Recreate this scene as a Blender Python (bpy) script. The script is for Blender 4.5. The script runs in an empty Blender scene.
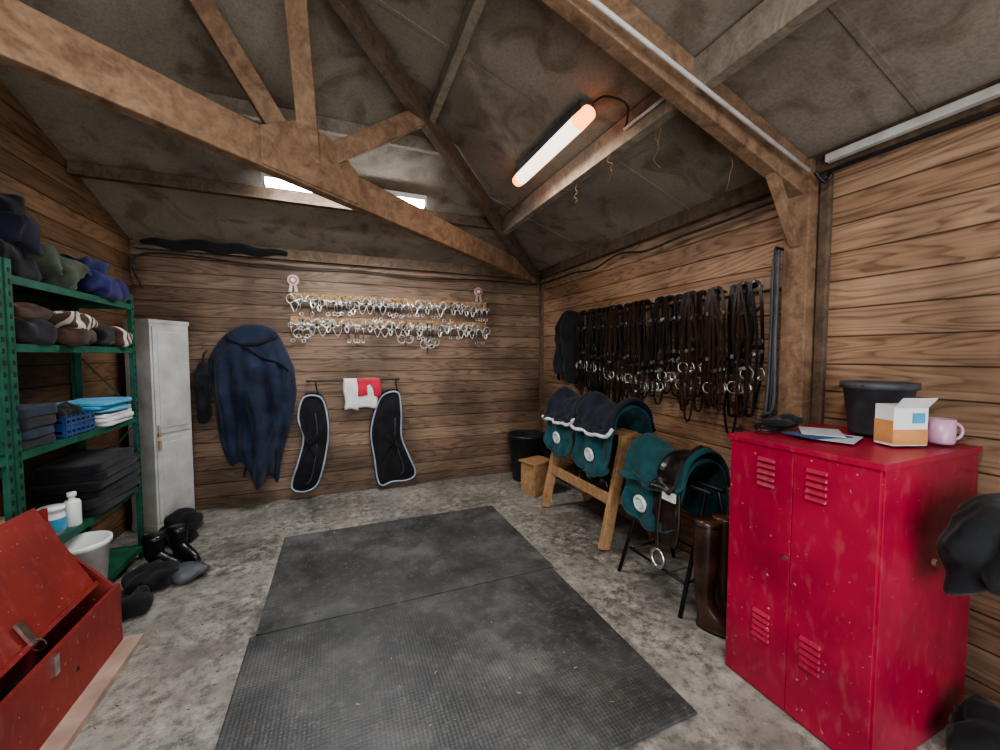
import bpy, math, random
from mathutils import Vector, Matrix, Euler, noise
random.seed(7)
W=2.43; L=-1.71; BK=4.586; H=2.54; S=.35; FR=-1.5
pi=math.pi
# ---------------------------------------------------------------- materials
def newmat(name):
    m=bpy.data.materials.new(name); m.use_nodes=True
    nt=m.node_tree; b=nt.nodes['Principled BSDF']
    return m,nt,b
def N(nt,t,**k):
    n=nt.nodes.new(t)
    for a,v in k.items(): setattr(n,a,v)
    return n
def ramp(nt,src,stops):
    r=N(nt,'ShaderNodeValToRGB'); el=r.color_ramp.elements
    while len(el)<len(stops): el.new(.5)
    for e,(p,c) in zip(el,stops):
        e.position=p; e.color=(*c,1) if len(c)==3 else c
    nt.links.new(src,r.inputs[0]); return r.outputs[0]
def mixc(nt,fac,a,b,mode='MIX'):
    n=N(nt,'ShaderNodeMix',data_type='RGBA',blend_type=mode)
    for s,v in ((n.inputs[0],fac),(n.inputs[6],a),(n.inputs[7],b)):
        if hasattr(v,'default_value') or hasattr(v,'links'): nt.links.new(v,s)
        elif isinstance(v,(tuple,list)): s.default_value=(*v,1) if len(v)==3 else v
        else: s.default_value=v
    return n.outputs[2]
def mth(nt,op,a,b=None):
    n=N(nt,'ShaderNodeMath',operation=op)
    for s,v in zip(n.inputs,(a,b)):
        if v is None: continue
        if hasattr(v,'links'): nt.links.new(v,s)
        else: s.default_value=v
    return n.outputs[0]
def tex(nt,kind,vec,scale,**k):
    n=N(nt,kind); n.inputs['Scale'].default_value=scale
    for a,v in k.items(): n.inputs[a].default_value=v
    nt.links.new(vec,n.inputs['Vector']); return n
def mapping(nt,scale=(1,1,1)):
    tc=N(nt,'ShaderNodeTexCoord'); mp=N(nt,'ShaderNodeMapping'); mp.inputs['Scale'].default_value=scale
    nt.links.new(tc.outputs['Object'],mp.inputs[0]); return mp.outputs[0]
def bump(nt,b,h,st,dist=.01):
    n=N(nt,'ShaderNodeBump'); n.inputs['Strength'].default_value=st; n.inputs['Distance'].default_value=dist
    nt.links.new(h,n.inputs['Height']); nt.links.new(n.outputs[0],b.inputs['Normal'])
def pm(name,c1,c2=None,scale=12,rough=.7,metal=0,bmp=.15,stretch=(1,1,1),dist=.005,spec=.5):
    m,nt,b=newmat(name); c2=c2 or tuple(x*.7 for x in c1)
    v=mapping(nt,stretch); t=tex(nt,'ShaderNodeTexNoise',v,scale,Detail=5)
    c=ramp(nt,t.outputs[0],[(.32,c2),(.68,c1)]); nt.links.new(c,b.inputs['Base Color'])
    b.inputs['Roughness'].default_value=rough; b.inputs['Metallic'].default_value=metal
    b.inputs['Specular IOR Level'].default_value=spec
    if bmp: bump(nt,b,t.outputs[0],bmp,dist)
    return m
def fabric(name,c1,c2=None,rough=.95,stripe=None):
    m,nt,b=newmat(name); c2=c2 or tuple(x*.6 for x in c1)
    v=mapping(nt); t=tex(nt,'ShaderNodeTexNoise',v,9,Detail=6); t2=tex(nt,'ShaderNodeTexNoise',v,220,Detail=2)
    c=ramp(nt,t.outputs[0],[(.3,c2),(.7,c1)])
    if stripe:
        wv=tex(nt,'ShaderNodeTexWave',v,5,Distortion=3.0); wv.bands_direction='Y'
        c=mixc(nt,ramp(nt,wv.outputs['Fac'],[(.45,(0,0,0)),(.55,(1,1,1))]),c,stripe)
    nt.links.new(c,b.inputs['Base Color'])
    b.inputs['Roughness'].default_value=rough; b.inputs['Specular IOR Level'].default_value=.25
    b.inputs['Sheen Weight'].default_value=.1
    bump(nt,b,mth(nt,'ADD',t.outputs[0],mth(nt,'MULTIPLY',t2.outputs[0],.3)),.4,.01); return m
def emis(name,c,s):
    m,nt,b=newmat(name); b.inputs['Base Color'].default_value=(*c,1)
    b.inputs['Emission Color'].default_value=(*c,1); b.inputs['Emission Strength'].default_value=s; return m
def planks(name,ax,h,dark,light,tint,off=0.0,grain=1.0):
    m,nt,b=newmat(name)
    tc=N(nt,'ShaderNodeTexCoord'); sp=N(nt,'ShaderNodeSeparateXYZ'); nt.links.new(tc.outputs['Object'],sp.inputs[0])
    al=sp.outputs[ax]; z=mth(nt,'DIVIDE',mth(nt,'ADD',sp.outputs['Z'],off),h)
    row=mth(nt,'FLOOR',z); fr=mth(nt,'FRACT',z)
    wn=N(nt,'ShaderNodeTexWhiteNoise',noise_dimensions='1D'); nt.links.new(row,wn.inputs['W'])
    rnd=wn.outputs[0]
    cb=N(nt,'ShaderNodeCombineXYZ')
    nt.links.new(mth(nt,'ADD',mth(nt,'MULTIPLY',al,.9),mth(nt,'MULTIPLY',rnd,37)),cb.inputs[0])
    nt.links.new(mth(nt,'MULTIPLY',sp.outputs['Z'],7.5),cb.inputs[1]); nt.links.new(mth(nt,'MULTIPLY',rnd,11),cb.inputs[2])
    fld=tex(nt,'ShaderNodeTexNoise',cb.outputs[0],1.0,Detail=1.5)
    ctr=mth(nt,'FRACT',mth(nt,'MULTIPLY',fld.outputs[0],13.0))
    ctr=ramp(nt,ctr,[(0,(.0,)*3),(.55,(1,)*3),(.9,(.75,)*3),(1,(0,)*3)])
    cb2=N(nt,'ShaderNodeCombineXYZ')
    nt.links.new(mth(nt,'ADD',mth(nt,'MULTIPLY',al,2.2),mth(nt,'MULTIPLY',rnd,50)),cb2.inputs[0])
    nt.links.new(mth(nt,'MULTIPLY',sp.outputs['Z'],60),cb2.inputs[1])
    fn=tex(nt,'ShaderNodeTexNoise',cb2.outputs[0],1,Detail=5)
    big=tex(nt,'ShaderNodeTexNoise',tc.outputs['Object'],1.5,Detail=5)
    g=mth(nt,'ADD',mth(nt,'MULTIPLY',ctr,.32*grain),mth(nt,'MULTIPLY',fn.outputs[0],.62))
    c=ramp(nt,g,[(.18,dark),(.45,tuple(a*.45+q*.55 for a,q in zip(dark,light))),(.75,light)])
    c=mixc(nt,mth(nt,'MULTIPLY',rnd,.75),c,tint,'MULTIPLY')
    dirt=ramp(nt,big.outputs[0],[(.32,(.38,.36,.34)),(.62,(1.05,1.03,1))])
    c=mixc(nt,.9,c,dirt,'MULTIPLY')
    # dust and damp staining rising from the base of the wall
    low=ramp(nt,mth(nt,'ADD',sp.outputs['Z'],mth(nt,'MULTIPLY',big.outputs[0],.8)),[(.3,(.55,.53,.5)),(1.0,(1,1,1))])
    c=mixc(nt,.8,c,low,'MULTIPLY')
    kn=tex(nt,'ShaderNodeTexVoronoi',cb.outputs[0],1.3)
    c=mixc(nt,ramp(nt,kn.outputs['Distance'],[(.03,(.8,)*3),(.09,(0,)*3)]),c,(.05,.025,.012))
    gr=ramp(nt,fr,[(0,(.10,)*3),(.045,(1,1,1)),(.97,(1,1,1)),(1,(.2,)*3)])
    c=mixc(nt,1,c,gr,'MULTIPLY')
    nt.links.new(c,b.inputs['Base Color']); b.inputs['Roughness'].default_value=.6
    b.inputs['Specular IOR Level'].default_value=.35
    bump(nt,b,mth(nt,'ADD',gr,mth(nt,'MULTIPLY',fn.outputs[0],.12)),.6,.01); return m
def beamwood(name,d,l,st=(3,3,3)):
    m,nt,b=newmat(name); v=mapping(nt,st)
    t=tex(nt,'ShaderNodeTexNoise',v,3,Detail=8,Distortion=1.5); t2=tex(nt,'ShaderNodeTexNoise',v,22,Detail=3)
    c=ramp(nt,mth(nt,'ADD',mth(nt,'MULTIPLY',t.outputs[0],.7),mth(nt,'MULTIPLY',t2.outputs[0],.3)),[(.32,d),(.68,l)])
    nt.links.new(c,b.inputs['Base Color']); b.inputs['Roughness'].default_value=.8; b.inputs['Specular IOR Level'].default_value=.25; bump(nt,b,t2.outputs[0],.3,.005); return m

M={}
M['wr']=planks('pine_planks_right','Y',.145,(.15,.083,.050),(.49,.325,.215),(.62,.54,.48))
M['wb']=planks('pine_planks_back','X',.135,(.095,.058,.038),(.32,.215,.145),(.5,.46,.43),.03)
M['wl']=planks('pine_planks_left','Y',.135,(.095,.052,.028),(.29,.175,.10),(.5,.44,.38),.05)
M['beam']=beamwood('beam_timber',(.13,.075,.045),(.31,.195,.12))
M['beamd']=beamwood('beam_timber_dark',(.07,.048,.033),(.175,.12,.082))
M['beamg']=beamwood('beam_timber_grey',(.15,.13,.10),(.33,.28,.215))
M['rackwood']=beamwood('rack_timber',(.23,.125,.058),(.45,.275,.14))
M['palewood']=beamwood('pale_timber',(.22,.15,.10),(.42,.31,.21))
m,nt,b=newmat('ceiling_fibreboard'); v=mapping(nt); t=tex(nt,'ShaderNodeTexNoise',v,1.6,Detail=7); t2=tex(nt,'ShaderNodeTexNoise',v,70,Detail=3)
c=ramp(nt,t.outputs[0],[(.3,(.16,.128,.096)),(.7,(.31,.265,.21))]); c=mixc(nt,.4,c,ramp(nt,t2.outputs[0],[(.35,(.6,.6,.6)),(.6,(1.05,1.05,1.05))]),'MULTIPLY')
t5=tex(nt,'ShaderNodeTexNoise',v,3.7,Detail=8,Distortion=1.2); c=mixc(nt,.7,c,ramp(nt,t5.outputs[0],[(.34,(.5,.45,.38)),(.5,(1,1,1))]),'MULTIPLY')
nt.links.new(c,b.inputs['Base Color']); b.inputs['Roughness'].default_value=.9; bump(nt,b,t2.outputs[0],.3,.005); M['ceil']=m
# concrete
m,nt,b=newmat('concrete_floor'); v=mapping(nt)
t=tex(nt,'ShaderNodeTexNoise',v,1.3,Detail=9,Roughness=.6); t2=tex(nt,'ShaderNodeTexNoise',v,15,Detail=10,Roughness=.8); t4=tex(nt,'ShaderNodeTexNoise',v,3.5,Detail=6,Roughness=.6); vo=tex(nt,'ShaderNodeTexVoronoi',v,75)
c=ramp(nt,t.outputs[0],[(.35,(.085,.078,.068)),(.65,(.25,.23,.20))])
patch=ramp(nt,t4.outputs[0],[(.38,(.18,)*3),(.6,(1,)*3)])
c=mixc(nt,mth(nt,'MULTIPLY',ramp(nt,t2.outputs[0],[(.45,(0,0,0)),(.62,(1,1,1))]),mth(nt,'MULTIPLY',patch,.8)),c,(.46,.43,.375))
c=mixc(nt,mth(nt,'MULTIPLY',ramp(nt,t2.outputs[0],[(.36,(1,1,1)),(.47,(0,0,0))]),.7),c,(.05,.046,.04))
sp_=ramp(nt,vo.outputs['Distance'],[(.1,(1,1,1)),(.22,(0,0,0))])
c=mixc(nt,mth(nt,'MULTIPLY',sp_,mth(nt,'MULTIPLY',patch,.25)),c,(.62,.57,.5))
nt.links.new(c,b.inputs['Base Color'])
nt.links.new(ramp(nt,t.outputs[0],[(.3,(.30,)*3),(.7,(.6,)*3)]),b.inputs['Roughness']); bump(nt,b,t2.outputs[0],.4,.006); M['floor']=m
# rubber
m,nt,b=newmat('rubber_mat'); v=mapping(nt)
t=tex(nt,'ShaderNodeTexNoise',v,1.9,Detail=10,Roughness=.72); vo=tex(nt,'ShaderNodeTexVoronoi',v,58,Randomness=.0); t3=tex(nt,'ShaderNodeTexNoise',v,24,Detail=8,Roughness=.75)
c=ramp(nt,t.outputs[0],[(.33,(.034,.035,.035)),(.50,(.068,.069,.067)),(.66,(.15,.146,.135))])
c=mixc(nt,ramp(nt,t3.outputs[0],[(.52,(0,0,0)),(.75,(.6,.6,.6))]),c,(.23,.215,.19))
stn=tex(nt,'ShaderNodeTexNoise',v,3.1,Detail=6); c=mixc(nt,ramp(nt,stn.outputs[0],[(.60,(0,0,0)),(.68,(.5,.5,.5))]),c,(.055,.042,.026))
c=mixc(nt,.45,c,ramp(nt,vo.outputs['Distance'],[(.15,(1.1,)*3),(.4,(.55,)*3)]),'MULTIPLY')
nt.links.new(c,b.inputs['Base Color']); nt.links.new(ramp(nt,t.outputs[0],[(.3,(.34,)*3),(.7,(.62,)*3)]),b.inputs['Roughness'])
bump(nt,b,mth(nt,'ADD',mth(nt,'MULTIPLY',vo.outputs['Distance'],-1),mth(nt,'MULTIPLY',t3.outputs[0],.5)),.45,.005); M['mat']=m
def redpaint(name,base,dark,rough):
    m,nt,b=newmat(name); v=mapping(nt)
    t=tex(nt,'ShaderNodeTexNoise',v,3,Detail=6); sp=tex(nt,'ShaderNodeTexNoise',v,55,Detail=2); vs=mapping(nt,(5,5,2)); st=tex(nt,'ShaderNodeTexNoise',vs,6,Detail=6)
    c=ramp(nt,t.outputs[0],[(.3,dark),(.65,base)])
    c=mixc(nt,mth(nt,'MULTIPLY',ramp(nt,st.outputs[0],[(.55,(0,0,0)),(.72,(1,1,1))]),.18),c,(.45,.16,.17))
    c=mixc(nt,ramp(nt,sp.outputs[0],[(.72,(0,0,0)),(.76,(.7,.7,.7))]),c,(.6,.42,.42))
    nt.links.new(c,b.inputs['Base Color']); b.inputs['Roughness'].default_value=rough; bump(nt,b,t.outputs[0],.05); return m
M['red']=redpaint('red_painted_steel',(.36,.018,.046),(.23,.010,.030),.35)
M['redw']=redpaint('red_painted_wood',(.27,.032,.024),(.15,.018,.014),.5)
M['green']=pm('green_painted_steel',(.02,.12,.07),(.01,.06,.038),14,.5)
M['plastic']=pm('locker_plastic',(.48,.47,.44),(.33,.32,.29),6,.5)
M['white']=pm('white_plastic',(.78,.78,.75),(.62,.62,.6),8,.4,bmp=.02)
M['conduit']=pm('white_pvc',(.66,.64,.60),(.45,.43,.39),9,.5,bmp=.02)
M['cable']=pm('black_cable',(.015,.015,.015),None,20,.5)
M['black']=fabric('black_fabric',(.017,.017,.019),(.007,.007,.008))
M['blackp']=pm('black_plastic',(.022,.022,.024),(.012,.012,.012),15,.42,bmp=.05)
M['greyp']=pm('grey_rubber',(.075,.078,.088),(.042,.044,.050),15,.55)
M['leather']=pm('brown_leather',(.036,.018,.011),(.013,.007,.005),30,.38,bmp=.1)
M['bootbr']=pm('brown_boot_leather',(.075,.036,.022),(.022,.011,.008),7,.28,bmp=.1)
M['leatherb']=pm('black_leather',(.013,.011,.010),(.005,.005,.005),30,.3,bmp=.1)
M['leatherl']=pm('tan_leather',(.075,.036,.018),(.04,.02,.01),30,.45)
M['steel']=pm('bit_steel',(.74,.72,.69),(.46,.44,.41),25,.28,1,bmp=.02)
M['iron']=pm('rack_iron',(.03,.03,.032),(.015,.015,.015),20,.4,.6)
M['navy']=fabric('navy_fabric',(.021,.029,.056),(.008,.012,.026))
M['navyd']=fabric('navy_dark_fabric',(.012,.015,.027),(.006,.007,.013))
M['teal']=fabric('teal_fabric',(.014,.076,.086),(.007,.040,.046))
M['pipe']=fabric('white_piping',(.66,.66,.64),(.48,.48,.48))
M['grpipe']=fabric('grey_piping',(.36,.40,.46),(.24,.28,.34))
M['cream']=fabric('cream_fabric',(.50,.44,.37),(.3,.24,.19))
M['stripe']=fabric('striped_fabric',(.52,.47,.41),(.38,.33,.28),stripe=(.06,.03,.022))
M['brown']=fabric('brown_fabric',(.09,.05,.035),(.03,.018,.014))
M['olive']=fabric('olive_fabric',(.085,.10,.065),(.035,.042,.028))
M['purple']=fabric('violet_blue_fabric',(.032,.034,.12),(.014,.015,.055))
M['ltblue']=fabric('light_blue_towel',(.10,.38,.56),(.05,.24,.38))
M['blue']=fabric('blue_fabric',(.02,.06,.19),(.01,.03,.1))
M['towelw']=fabric('white_towel',(.68,.66,.63),(.5,.48,.46))
M['towelr']=fabric('red_towel',(.55,.05,.07),(.38,.03,.045))
M['orange']=pm('orange_print',(.62,.30,.12),(.5,.22,.08),10,.5)
M['pink']=pm('pink_ceramic',(.52,.32,.42),(.42,.22,.32),10,.3,bmp=.0)
M['paper']=pm('paper',(.5,.52,.54),(.34,.37,.42),10,.8)
M['twine']=pm('twine',(.25,.17,.09),(.15,.1,.05),40,.9)
M['tube']=emis('fluorescent_tube',(.90,.96,1),26)
M['glowp']=emis('diffuser_glow',(1,.78,.68),1.5)
M['glowo']=emis('worn_tube_end',(1,.24,.06),3)
M['pinkw']=pm('faded_pink_board',(.40,.28,.22),(.26,.18,.14),8,.7)
# ---------------------------------------------------------------- mesh builder
class B:
    def __init__(s): s.v=[];s.f=[];s.m=[];s.sm=[];s.mats=[]
    def mi(s,k):
        if k not in s.mats: s.mats.append(k)
        return s.mats.index(k)
    def add(s,vs,fs,k,smooth=False):
        o=len(s.v); s.v+= [tuple(p) for p in vs]; i=s.mi(k)
        for f in fs: s.f.append([o+a for a in f]); s.m.append(i); s.sm.append(smooth)
    def box(s,c,sz,k,rot=None):
        c=Vector(c); hx,hy,hz=[a/2 for a in sz]
        R=rot if isinstance(rot,Matrix) else (Euler(rot).to_matrix() if rot else Matrix.Identity(3))
        vs=[c+R@Vector((x*hx,y*hy,z*hz)) for x in(-1,1) for y in(-1,1) for z in(-1,1)]
        s.add(vs,[(0,1,3,2),(4,6,7,5),(0,4,5,1),(2,3,7,6),(0,2,6,4),(1,5,7,3)],k)
    def beam(s,p0,p1,w,h,k,up=(0,0,1)):
        p0=Vector(p0);p1=Vector(p1); d=(p1-p0); ln=d.length; d.normalize()
        x=d.cross(Vector(up)).normalized(); z=x.cross(d)
        R=Matrix((x,d,z)).transposed(); s.box((p0+p1)/2,(w,ln,h),k,R)
    def prism(s,poly,n0,n1,k):
        n=len(poly); a=[Vector(p)+Vector(n0) for p in poly]; b=[Vector(p)+Vector(n1) for p in poly]
        s.add(a+b,[list(range(n))[::-1],list(range(n,2*n))]+[(i,(i+1)%n,n+(i+1)%n,n+i) for i in range(n)],k)
    def cyl(s,p0,p1,r0,k,r1=None,n=14,caps=True):
        r1=r0 if r1 is None else r1
        p0=Vector(p0);p1=Vector(p1); d=(p1-p0).normalized(); a=Vector((0,0,1)) if abs(d.z)<.9 else Vector((1,0,0))
        x=d.cross(a).normalized(); y=d.cross(x)
        vs=[p+ (x*math.cos(2*pi*i/n)+y*math.sin(2*pi*i/n))*r for p,r in((p0,r0),(p1,r1)) for i in range(n)]
        s.add(vs,[(i,(i+1)%n,n+(i+1)%n,n+i) for i in range(n)],k,True)
        if caps: s.add(vs,[list(range(n))[::-1],list(range(n,2*n))],k)
    def tube(s,pts,r,k,n=6,closed=False,flat=None,fn=None):
        pts=[Vector(p) for p in pts]; m=len(pts); rings=[]
        prev=None
        for i,p in enumerate(pts):
            if closed: d=(pts[(i+1)%m]-pts[i-1])
            else: d=pts[min(i+1,m-1)]-pts[max(i-1,0)]
            if d.length<1e-9: d=Vector((0,0,1))
            d.normalize()
            if fn is not None: a=Vector(fn); x=d.cross(a)
            else:
                a=prev if prev is not None else (Vector((0,0,1)) if abs(d.z)<.9 else Vector((1,0,0))); x=d.cross(a)
            if x.length<1e-4: x=d.cross(Vector((.3,.5,.81)))
            x.normalize(); y=x.cross(d).normalized(); prev=y
            rx,ry=(r,r) if flat is None else (r,flat)
            rings.append([p+x*math.cos(2*pi*j/n+pi/n)*rx+y*math.sin(2*pi*j/n+pi/n)*ry for j in range(n)])
        vs=[q for rr in rings for q in rr]; fs=[]
        for i in range(m if closed else m-1):
            i2=(i+1)%m
            for j in range(n): fs.append((i*n+j,i*n+(j+1)%n,i2*n+(j+1)%n,i2*n+j))
        if not closed: fs+= [list(range(n))[::-1],[ (m-1)*n+j for j in range(n)]]
        s.add(vs,fs,k,n>4)
    def ring(s,c,r,t,k,nrm=(1,0,0),sq=1,n=16,m=6):
        nrm=Vector(nrm).normalized(); a=Vector((0,0,1)) if abs(nrm.z)<.9 else Vector((1,0,0))
        x=nrm.cross(a).normalized(); y=nrm.cross(x).normalized(); c=Vector(c)
        s.tube([c+x*r*math.cos(2*pi*i/n)+y*r*sq*math.sin(2*pi*i/n) for i in range(n)],t,k,m,True)
    def lathe(s,prof,c,k,n=32,smooth=True,sx=1,sy=1):
        c=Vector(c); vs=[c+Vector((r*math.cos(2*pi*i/n)*sx,r*math.sin(2*pi*i/n)*sy,z)) for r,z in prof for i in range(n)]
        fs=[(a*n+i,a*n+(i+1)%n,(a+1)*n+(i+1)%n,(a+1)*n+i) for a in range(len(prof)-1) for i in range(n)]
        s.add(vs,fs,k,smooth)
    def loft(s,rings,k,caps=True):
        n=len(rings[0]); vs=[p for r in rings for p in r]
        fs=[(a*n+i,a*n+(i+1)%n,(a+1)*n+(i+1)%n,(a+1)*n+i) for a in range(len(rings)-1) for i in range(n)]
        if caps: fs+=[list(range(n))[::-1],[(len(rings)-1)*n+i for i in range(n)]]
        s.add(vs,fs,k,True)
    def grid(s,fn,nu,nv,k):
        vs=[fn(i/nu,j/nv) for i in range(nu+1) for j in range(nv+1)]
        s.add(vs,[(i*(nv+1)+j,(i+1)*(nv+1)+j,(i+1)*(nv+1)+j+1,i*(nv+1)+j+1) for i in range(nu) for j in range(nv)],k,True)
    def blob(s,c,sz,k,e=.5,amp=.02,fr=6,seed=0,rot=0,nu=28,nv=56,crease=0):
        c=Vector(c); vs=[]; R=Matrix.Rotation(rot,3,'Z')
        sg=lambda a,p: math.copysign(abs(a)**p,a)
        for i in range(nu+1):
            th=-pi/2+pi*i/nu
            for j in range(nv):
                ph=2*pi*j/nv
                d=Vector((sg(math.cos(th),e)*sg(math.cos(ph),e),sg(math.cos(th),e)*sg(math.sin(ph),e),sg(math.sin(th),e)))
                p=Vector((d.x*sz[0]/2,d.y*sz[1]/2,d.z*sz[2]/2)); q=p+Vector((seed*3.1,seed*1.7,seed))
                nn=noise.noise(q*fr)+.5*noise.noise(q*fr*2.3)
                o=amp*nn
                if crease:
                    w_=Vector((noise.noise(q*4),noise.noise(q*4+Vector((9,2,5))),noise.noise(q*4+Vector((3,8,1)))))*.12
                    o+=crease*(abs(noise.noise((q+w_)*fr*1.1))*-2.2+.5+.3*abs(noise.noise((q+w_)*fr*2.6)))
                p+=d.normalized()*o
                if p.z<-sz[2]/2: p.z=-sz[2]/2
                vs.append(c+R@p)
        s.add(vs,[(i*nv+j,i*nv+(j+1)%nv,(i+1)*nv+(j+1)%nv,(i+1)*nv+j) for i in range(nu) for j in range(nv)],k,True)
    def make(s,name,bevel=0,solid=0,sub=0,parent=None):
        me=bpy.data.meshes.new(name); me.from_pydata(s.v,[],s.f)
        for k in s.mats: me.materials.append(M[k])
        me.polygons.foreach_set('material_index',s.m); me.polygons.foreach_set('use_smooth',s.sm); me.update()
        o=bpy.data.objects.new(name,me); bpy.context.collection.objects.link(o)
        if solid:
            q=o.modifiers.new('t','SOLIDIFY'); q.thickness=solid; q.offset=0
        if bevel:
            q=o.modifiers.new('b','BEVEL'); q.width=bevel; q.segments=2; q.limit_method='ANGLE'; q.angle_limit=.7
        if parent: o.parent=parent
        return o
def catmull(P,n=6,closed=False):
    P=[Vector(p) for p in P]; out=[]; m=len(P)
    rng=range(m) if closed else range(m-1)
    for i in rng:
        if closed: a,b,c,d=P[i-1],P[i],P[(i+1)%m],P[(i+2)%m]
        else: a,b,c,d=P[max(i-1,0)],P[i],P[i+1],P[min(i+2,m-1)]
        for j in range(n):
            t=j/n; out.append(.5*((2*b)+(c-a)*t+(2*a-5*b+4*c-d)*t*t+(3*b-a-3*c+d)*t**3))
    if not closed: out.append(P[-1])
    return out
# ---------------------------------------------------------------- room shell
def roofz(x,y): return H+S*min(W-x,BK-y)
A=W-L; ZT=H+S*A
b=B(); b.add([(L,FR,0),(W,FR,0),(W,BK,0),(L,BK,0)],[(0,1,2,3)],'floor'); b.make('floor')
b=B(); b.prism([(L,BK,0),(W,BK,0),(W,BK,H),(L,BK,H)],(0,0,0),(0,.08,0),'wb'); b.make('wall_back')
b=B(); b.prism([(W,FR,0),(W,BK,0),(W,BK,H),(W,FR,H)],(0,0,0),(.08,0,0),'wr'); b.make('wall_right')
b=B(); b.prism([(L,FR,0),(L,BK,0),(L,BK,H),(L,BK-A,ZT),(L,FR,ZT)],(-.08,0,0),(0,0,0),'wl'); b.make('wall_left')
b=B()
for poly in ([(L,FR,0),(-1.1,FR,0),(-1.1,FR,ZT-.21),(L,FR,ZT)],[(1.5,FR,0),(W,FR,0),(W,FR,H),(1.5,FR,H+S*.93)],[(-1.1,FR,2.35),(1.5,FR,2.35),(1.5,FR,H+S*.93),(-1.1,FR,ZT-.21)]):
    b.prism(poly,(0,-.08,0),(0,0,0),'wb')
b.make('wall_front')
b=B(); u=(0,0,.06)
b.prism([(W,BK,H),(W,FR,H),(L,FR,ZT),(L,BK-A,ZT)],(0,0,0),u,'ceil'); b.prism([(W,BK,H),(L,BK-A,ZT),(L,BK,H)],(0,0,0),u,'ceil'); b.make('ceiling')
b=B(); b.add([(-6,-9,-.02),(6,-9,-.02),(6,FR,-.02),(-6,FR,-.02)],[(0,1,2,3)],'floor'); b.make('ground_outside')
b=B()
for y in (3.45,2.2,.95): 
    pts=[(W-.05,y),(max(L+.05,W-(BK-y)),y)]
    (x0,_),(x1,_)=pts; b.beam((x0,y,roofz(x0,y)-.003),(x1,y,roofz(x1,y)-.003),.025,.006,'ceil')
for x in (-.95,.25):
    y0=BK-.05; y1=BK-(W-x)+.03; b.beam((x,y0,roofz(x,y0)-.003),(x,y1,roofz(x,y1)-.003),.025,.006,'ceil')
b.make('trim_ceiling_seams')
b=B(); b.box((W-.03,(BK+FR)/2,H-.03),(.06,BK-FR,.10),'beamd'); b.make('trim_wall_plate_right')
b=B(); b.box(((W+L)/2,BK-.03,H-.03),(W-L-.1,.06,.11),'beamd'); b.make('trim_wall_plate_back')
b=B(); b.box((W-.015,BK-.08,1.2),(.03,.05,2.4),'beamd'); b.make('trim_corner')
b=B(); b.box((W-.05,1.43,1.27),(.10,.13,2.54),'beam'); b.box((W-.02,1.33,1.27),(.035,.05,2.5),'beamd')
b.beam((W-.09,1.43,2.1),(W-.35,1.43,2.52),.05,.045,'beam'); b.make('timber_post',bevel=.006)
b=B(); b.beam((W-.03,1.43,H-.10),(L+.02,1.43,ZT-.12),.075,.19,'beam',up=(.33,0,.94)); b.make('roof_rafter',bevel=.006)
b=B(); b.beam((W-.05,BK-.05,H-.09),(L+.05,BK-A+.05,ZT-.11),.06,.14,'beamd'); b.make('hip_rafter',bevel=.006)
def purlin(name,p0,p1,w,h,k): 
    b=B(); b.beam(p0,p1,w,h,k); return b.make(name,bevel=.005)
xa=1.55; za=roofz(xa,0)
purlin('roof_purlin',(xa,BK-(W-xa)-.02,za-.08),(xa,FR+.01,za-.08),.065,.15,'beamg')
xb=.62; zb=roofz(xb,0)
purlin('roof_purlin',(xb,BK-(W-xb)-.02,zb-.05),(xb,FR+.01,zb-.05),.05,.09,'beamg')
ya=BK-.86; za2=roofz(-1,ya)
purlin('roof_purlin',(W-.88,ya,za2-.05),(L+.01,ya,za2-.05),.06,.09,'beamd')
yb=3.00; zb2=roofz(-1,yb)
purlin('roof_purlin',(.82,yb,zb2-.045),(-.72,yb,zb2-.045),.05,.09,'beamg')
def tp(s,z): return (2.38-.769*s,4.54-.639*s,z)
b=B()
b.beam(tp(.12,2.48),tp(5.25,2.52),.07,.19,'beam')
b.beam((-.12,2.46,2.55),(-.165,2.10,3.38),.075,.10,'beam',up=(1,0,0))
b.beam((-.05,2.53,2.62),(.52,2.69,3.06),.06,.11,'beam')
b.beam((-.22,2.40,2.60),(-.64,2.36,3.29),.06,.10,'beam')
g=[tp(2.95,2.42),tp(3.55,2.42),tp(3.55,2.60),tp(3.36,2.72),tp(3.14,2.72),tp(2.95,2.60)]
nn=Vector((.639,-.769,0))*.045
b.prism(g,-nn,nn,'beam'); b.make('roof_truss',bevel=.006)
# ---------------------------------------------------------------- lights
def fixture_back(name,x0,x1,y,z):
    b=B(); b.box(((x0+x1)/2,y,z+.045),(x1-x0,.09,.04),'white')
    for dy in(-.025,.025): b.cyl((x0+.02,y+dy,z),(x1-.02,y+dy,z),.019,'tube')
    for x in (x0+.01,x1-.01): b.box((x,y,z),(.02,.09,.05),'white')
    return b.make(name)
fixture_back('added_fluorescent_light',-.50,.73,3.50,2.80)
fixture_back('added_fluorescent_light',-.6,.6,.1,3.05)  # extra fixture above the camera, out of view, added as fill light
b=B(); x,z=1.30,2.83; y0,y1=1.88,2.84
b.box((x,(y0+y1)/2,z+.045),(.085,y1-y0-.06,.05),'greyp')
def capz(y,r): return [Vector((x+r*math.cos(2*pi*i/16),y,z+r*.9*math.sin(2*pi*i/16))) for i in range(16)]
b.loft([capz(y0+.11,.05),capz(y1-.11,.05)],'glowp',False)
b.loft([capz(y0,.02),capz(y0+.015,.045),capz(y0+.11,.05)],'glowo'); b.loft([capz(y1-.08,.05),capz(y1-.015,.045),capz(y1,.02)],'glowo'); b.loft([capz(y1-.11,.05),capz(y1-.08,.05)],'glowp',False)
b.make('strip_light')
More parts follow.
